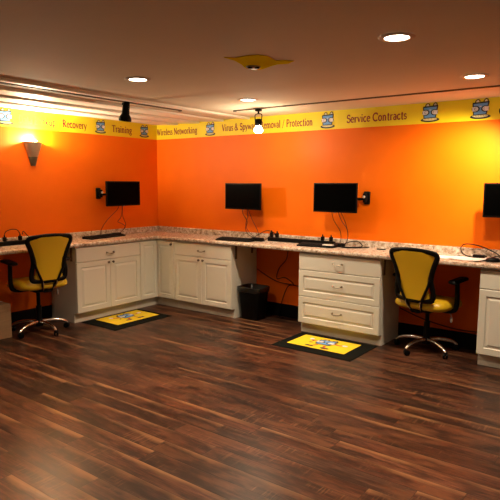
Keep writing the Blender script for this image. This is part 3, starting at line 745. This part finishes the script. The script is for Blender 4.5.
# ------------------------------------------------------------------ ceiling fixtures
def track(label, p0, p1):
    p0, p1 = Vector(p0), Vector(p1); d = p1 - p0; rz = math.atan2(d.y, d.x); l = d.length
    t = thing('lighting_track', (p0+p1)/2, label, 'lighting track', None, rz)
    MB().box((-l/2, -.017, -.009), (l/2, .017, -.0002), .002).build('rail', 'trackdark', t, world=False)
    MB().box((-l/2, -.005, -.0095), (l/2, .005, -.0085)).build('slot', 'matte_black', t, world=False)
    for s in (-1, 1): MB().box((s*l/2-.012, -.016, -.014), (s*l/2+.012, .016, -.0002), .003).build('end_cap', 'matte_black', t, world=False)
track('dark lighting track on the ceiling parallel to the left wall', (1.345, -5.2, H), (1.345, -.95, H))
track('dark lighting track on the ceiling parallel to the back wall', (1.80, -.60, H), (6.6, -.60, H))

def track_spot(label, x, y, drop, aim, lit, grp='black track spotlights'):
    """aim: unit vector the lamp points along"""
    t = thing('track_spotlight', (x, y, H - .0105), label, 'spotlight', grp)
    W = dict(world=False)
    MB().box((-.03, -.022, -.022), (.03, .022, .0), .004).build('track_adapter', 'matte_black', t, **W)
    MB().lathe([(.010, -.05), (.010, -.02)], n=12).build('stem', 'matte_black', t, **W)
    a = Vector(aim).normalized(); o = Vector((0, 0, -drop))
    b = MB()
    if lit == 'open':     # skeletal fixture: two side rods holding a bare flood lamp
        for s in (-1, 1): b.tube([(0, 0, -.045), (s*.040, 0, -.055), (s*.042, 0, -.09), (s*.036, 0, -.135)], .005, 8, smooth=3)
        b.build('yoke', 'matte_black', t, smooth=50, **W)
        MB().lathe([(.022, -.165), (.036, -.15), (.038, -.115), (.030, -.10), (.012, -.095)], n=20).build('lamp_holder', 'matte_black', t, smooth=40, **W)
        MB().lathe([(.020, -.160), (.026, -.172), (.040, -.195), (.046, -.212), (.042, -.226), (.028, -.236), (.006, -.240)], n=24).build('lamp', 'bulb', t, smooth=60, **W)
    else:
        q = o
        b.tube([(0, 0, -.045), (0, 0, -drop*.5)], .014, 10)
        b.build('yoke', 'matte_black', t, smooth=50, **W)
        MB().lathe([(.022, -.105), (.030, -.095), (.034, -.03), (.036, .02), (.052, .045), (.060, .065), (.058, .085), (.050, .086), (.044, .06)], q, 24, a).build('lamp_housing', 'matte_black', t, smooth=40, **W)
        MB().lathe([(.043, .060), (.043, .066), (.02, .068)], q, 20, a).build('lens', 'bulb' if lit else 'screen', t, smooth=40, **W)
    return t
track_spot('black track spotlight hanging near the left wall, above the word Training', 1.345, -1.685, .085, (-.10, -.05, -1), None)
track_spot('track spotlight with a bare glowing lamp hanging before the back wall border', 2.106, -.60, .12, (0, 0, -1), 'open')
track_spot('track spotlight at the far right edge, lighting the wall above the cut-off monitor', 4.50, -.60, .15, (-.62, .60, -.50), True)

def downlight(x, y, label, cone=128):
    t = thing('recessed_downlight', (x, y, H), label, 'ceiling light', 'round recessed ceiling lights')
    MB().rings([[(r_*math.cos(a), r_*math.sin(a), z) for a in [2*PI*i/32 for i in range(32)]] for r_, z in ((.062, -.002), (.066, -.008), (.090, -.006), (.096, -.0004))], False, False).build('trim_ring', 'trimwhite', t, world=False, smooth=40)
    MB().lathe([(.064, -.0005), (.064, -.004), (.05, -.006)], n=32).build('lens', 'disc', t, world=False)
    l = bpy.data.lights.new('downlight_beam', 'SPOT'); l.energy = DLE; l.color = (1, .80, .56); l.spot_size = math.radians(cone); l.spot_blend = 1; l.shadow_soft_size = .06
    o = bpy.data.objects.new('downlight_beam', l); C.objects.link(o); o.parent = t; o.location = (0, 0, -.012)
DLE = 112
downlight(2.315, -2.40, 'round recessed ceiling light nearer the left wall, above the left black spotlight', 122)
downlight(4.315, -2.42, 'large round recessed ceiling light nearest the camera, above the words Service Contracts', 108)
downlight(4.35, -1.10, 'round recessed ceiling light at the right, close to the back track')
downlight(2.37, -1.13, 'round recessed ceiling light just left of the glowing track spotlight')
DLE = 75
for x, y in ((2.3, -3.7), (4.3, -3.7)):
    downlight(x, y, 'round recessed ceiling light outside the photo', 92)

# yellow splash round a small sensor on the ceiling
uysc = -2.1
t = thing('ceiling_sensor', (3.36, -2.36, H), 'small brown ceiling sensor on a ragged yellow patch', 'ceiling sensor')
o2 = Vector((3.36, -2.36, 0)); ux = Vector((.76, .65, 0)); uy = Vector((-.65, .76, 0))
shape = [(-.20, .06), (-.135, .055), (-.07, .085), (0, .10), (.06, .085), (.12, .03), (.17, .035), (.235, .03), (.21, -.005), (.14, -.02), (.10, -.055), (.055, -.10), (0, -.115), (-.05, -.09), (-.085, -.03), (-.13, .02)]
MB().prism([o2 + ux*x + uy*(y*uysc) + Vector((0, 0, H-.0045)) for x, y in shape], (0, 0, .004)).build('patch', 'splash_yellow', t)
c_ = o2 + ux*(-.005) + uy*(.12)
MB().lathe([(.02, -.020), (.034, -.018), (.046, -.010), (.05, -.003)], c_ + Vector((0, 0, H)), 28).build('housing', 'sensor', t, smooth=40)
b = MB()
for s in (-1, 1): b.xbox(Matrix.Translation(c_ + ux*(s*.022) + uy*(-.028) + Vector((0, 0, H-.0165))) @ Matrix.Rotation(math.atan2(ux.y, ux.x), 4, 'Z'), (.030, .016, .010), .003)
b.build('vent', 'matte_black', t)

# wall sconce
t = thing('wall_sconce', (0, -1.83, 1.70), 'pewter half-cone wall sconce glowing upward on the left orange wall', 'wall lamp')
yc = -1.83
def half(r, z, k=18, dep=1.0): return [(.001 + r*dep*math.sin(PI*i/k), yc - r*math.cos(PI*i/k), z) for i in range(k+1)]
b = MB(); b.rings([half(.050, 1.79), half(.104, 1.952), half(.100, 1.952), half(.048, 1.80)], False, False)
b.ngon([(.001, yc-.05, 1.79), (.001, yc+.05, 1.79), (.001, yc+.104, 1.952), (.001, yc-.104, 1.952)])
b.build('shade', 'sconce', t, smooth=50)
b = MB(); b.rings([half(.026, 1.70), half(.052, 1.795)]); b.build('lower_cup', 'sconce_dark', t, smooth=50)
MB().lathe([(.010, -.06), (.012, -.035), (.026, -.01), (.030, .012), (.022, .034), (.006, .042)], (.05, yc, 1.93), 16).build('bulb', 'bulb', t, smooth=60)
l = bpy.data.lights.new('sconce_glow', 'POINT'); l.energy = 75; l.color = (1, .84, .56); l.shadow_soft_size = .03
o = bpy.data.objects.new('sconce_glow', l); C.objects.link(o); o.parent = t; o.location = (.04, 0, .270)

def spot(name, loc, to, energy, size, blend, col=(1, .82, .56), soft=.03):
    l = bpy.data.lights.new(name, 'SPOT'); l.energy = energy; l.color = col; l.spot_size = math.radians(size); l.spot_blend = blend; l.shadow_soft_size = soft
    o = bpy.data.objects.new(name, l); C.objects.link(o); o.location = loc
    o.rotation_euler = (Vector(to) - Vector(loc)).to_track_quat('-Z', 'Y').to_euler(); return o
spot('track_beam', (4.45, -.56, 2.06), (3.88, 0, 1.52), 85, 92, 1)
l = bpy.data.lights.new('track_glow', 'POINT'); l.energy = 6; l.color = (1, .82, .56); l.shadow_soft_size = .045
o = bpy.data.objects.new('track_glow', l); C.objects.link(o); o.location = (2.106, -.60, H - .022 - .31)

# ------------------------------------------------------------------ world, camera, view
w = bpy.data.worlds.new('world'); bpy.context.scene.world = w; w.use_nodes = True
w.node_tree.nodes['Background'].inputs[0].default_value = (1, .75, .5, 1); w.node_tree.nodes['Background'].inputs[1].default_value = .02
f_, yaw, pit, rol = 555.3666, .6425, -.1197, .005
fw = Vector((-math.sin(yaw)*math.cos(pit), math.cos(yaw)*math.cos(pit), math.sin(pit)))
rt = Vector((math.cos(yaw), math.sin(yaw), 0)); up = rt.cross(fw)
r2 = rt*math.cos(rol) + up*math.sin(rol); u2 = -rt*math.sin(rol) + up*math.cos(rol)
cd = bpy.data.cameras.new('camera'); cd.sensor_fit = 'HORIZONTAL'; cd.sensor_width = 36; cd.lens = 36*f_/500; cd.clip_start = .02
co = bpy.data.objects.new('camera', cd); C.objects.link(co)
mw = Matrix((r2, u2, -fw)).transposed().to_4x4(); mw.translation = (5.5029, -5.2706, 1.5262); co.matrix_world = mw
sc = bpy.context.scene; sc.camera = co
sc.view_settings.view_transform = 'Standard'; sc.view_settings.look = 'None'; sc.view_settings.gamma = 1
sc.view_settings.use_curve_mapping = False; sc.view_settings.exposure = 1.05
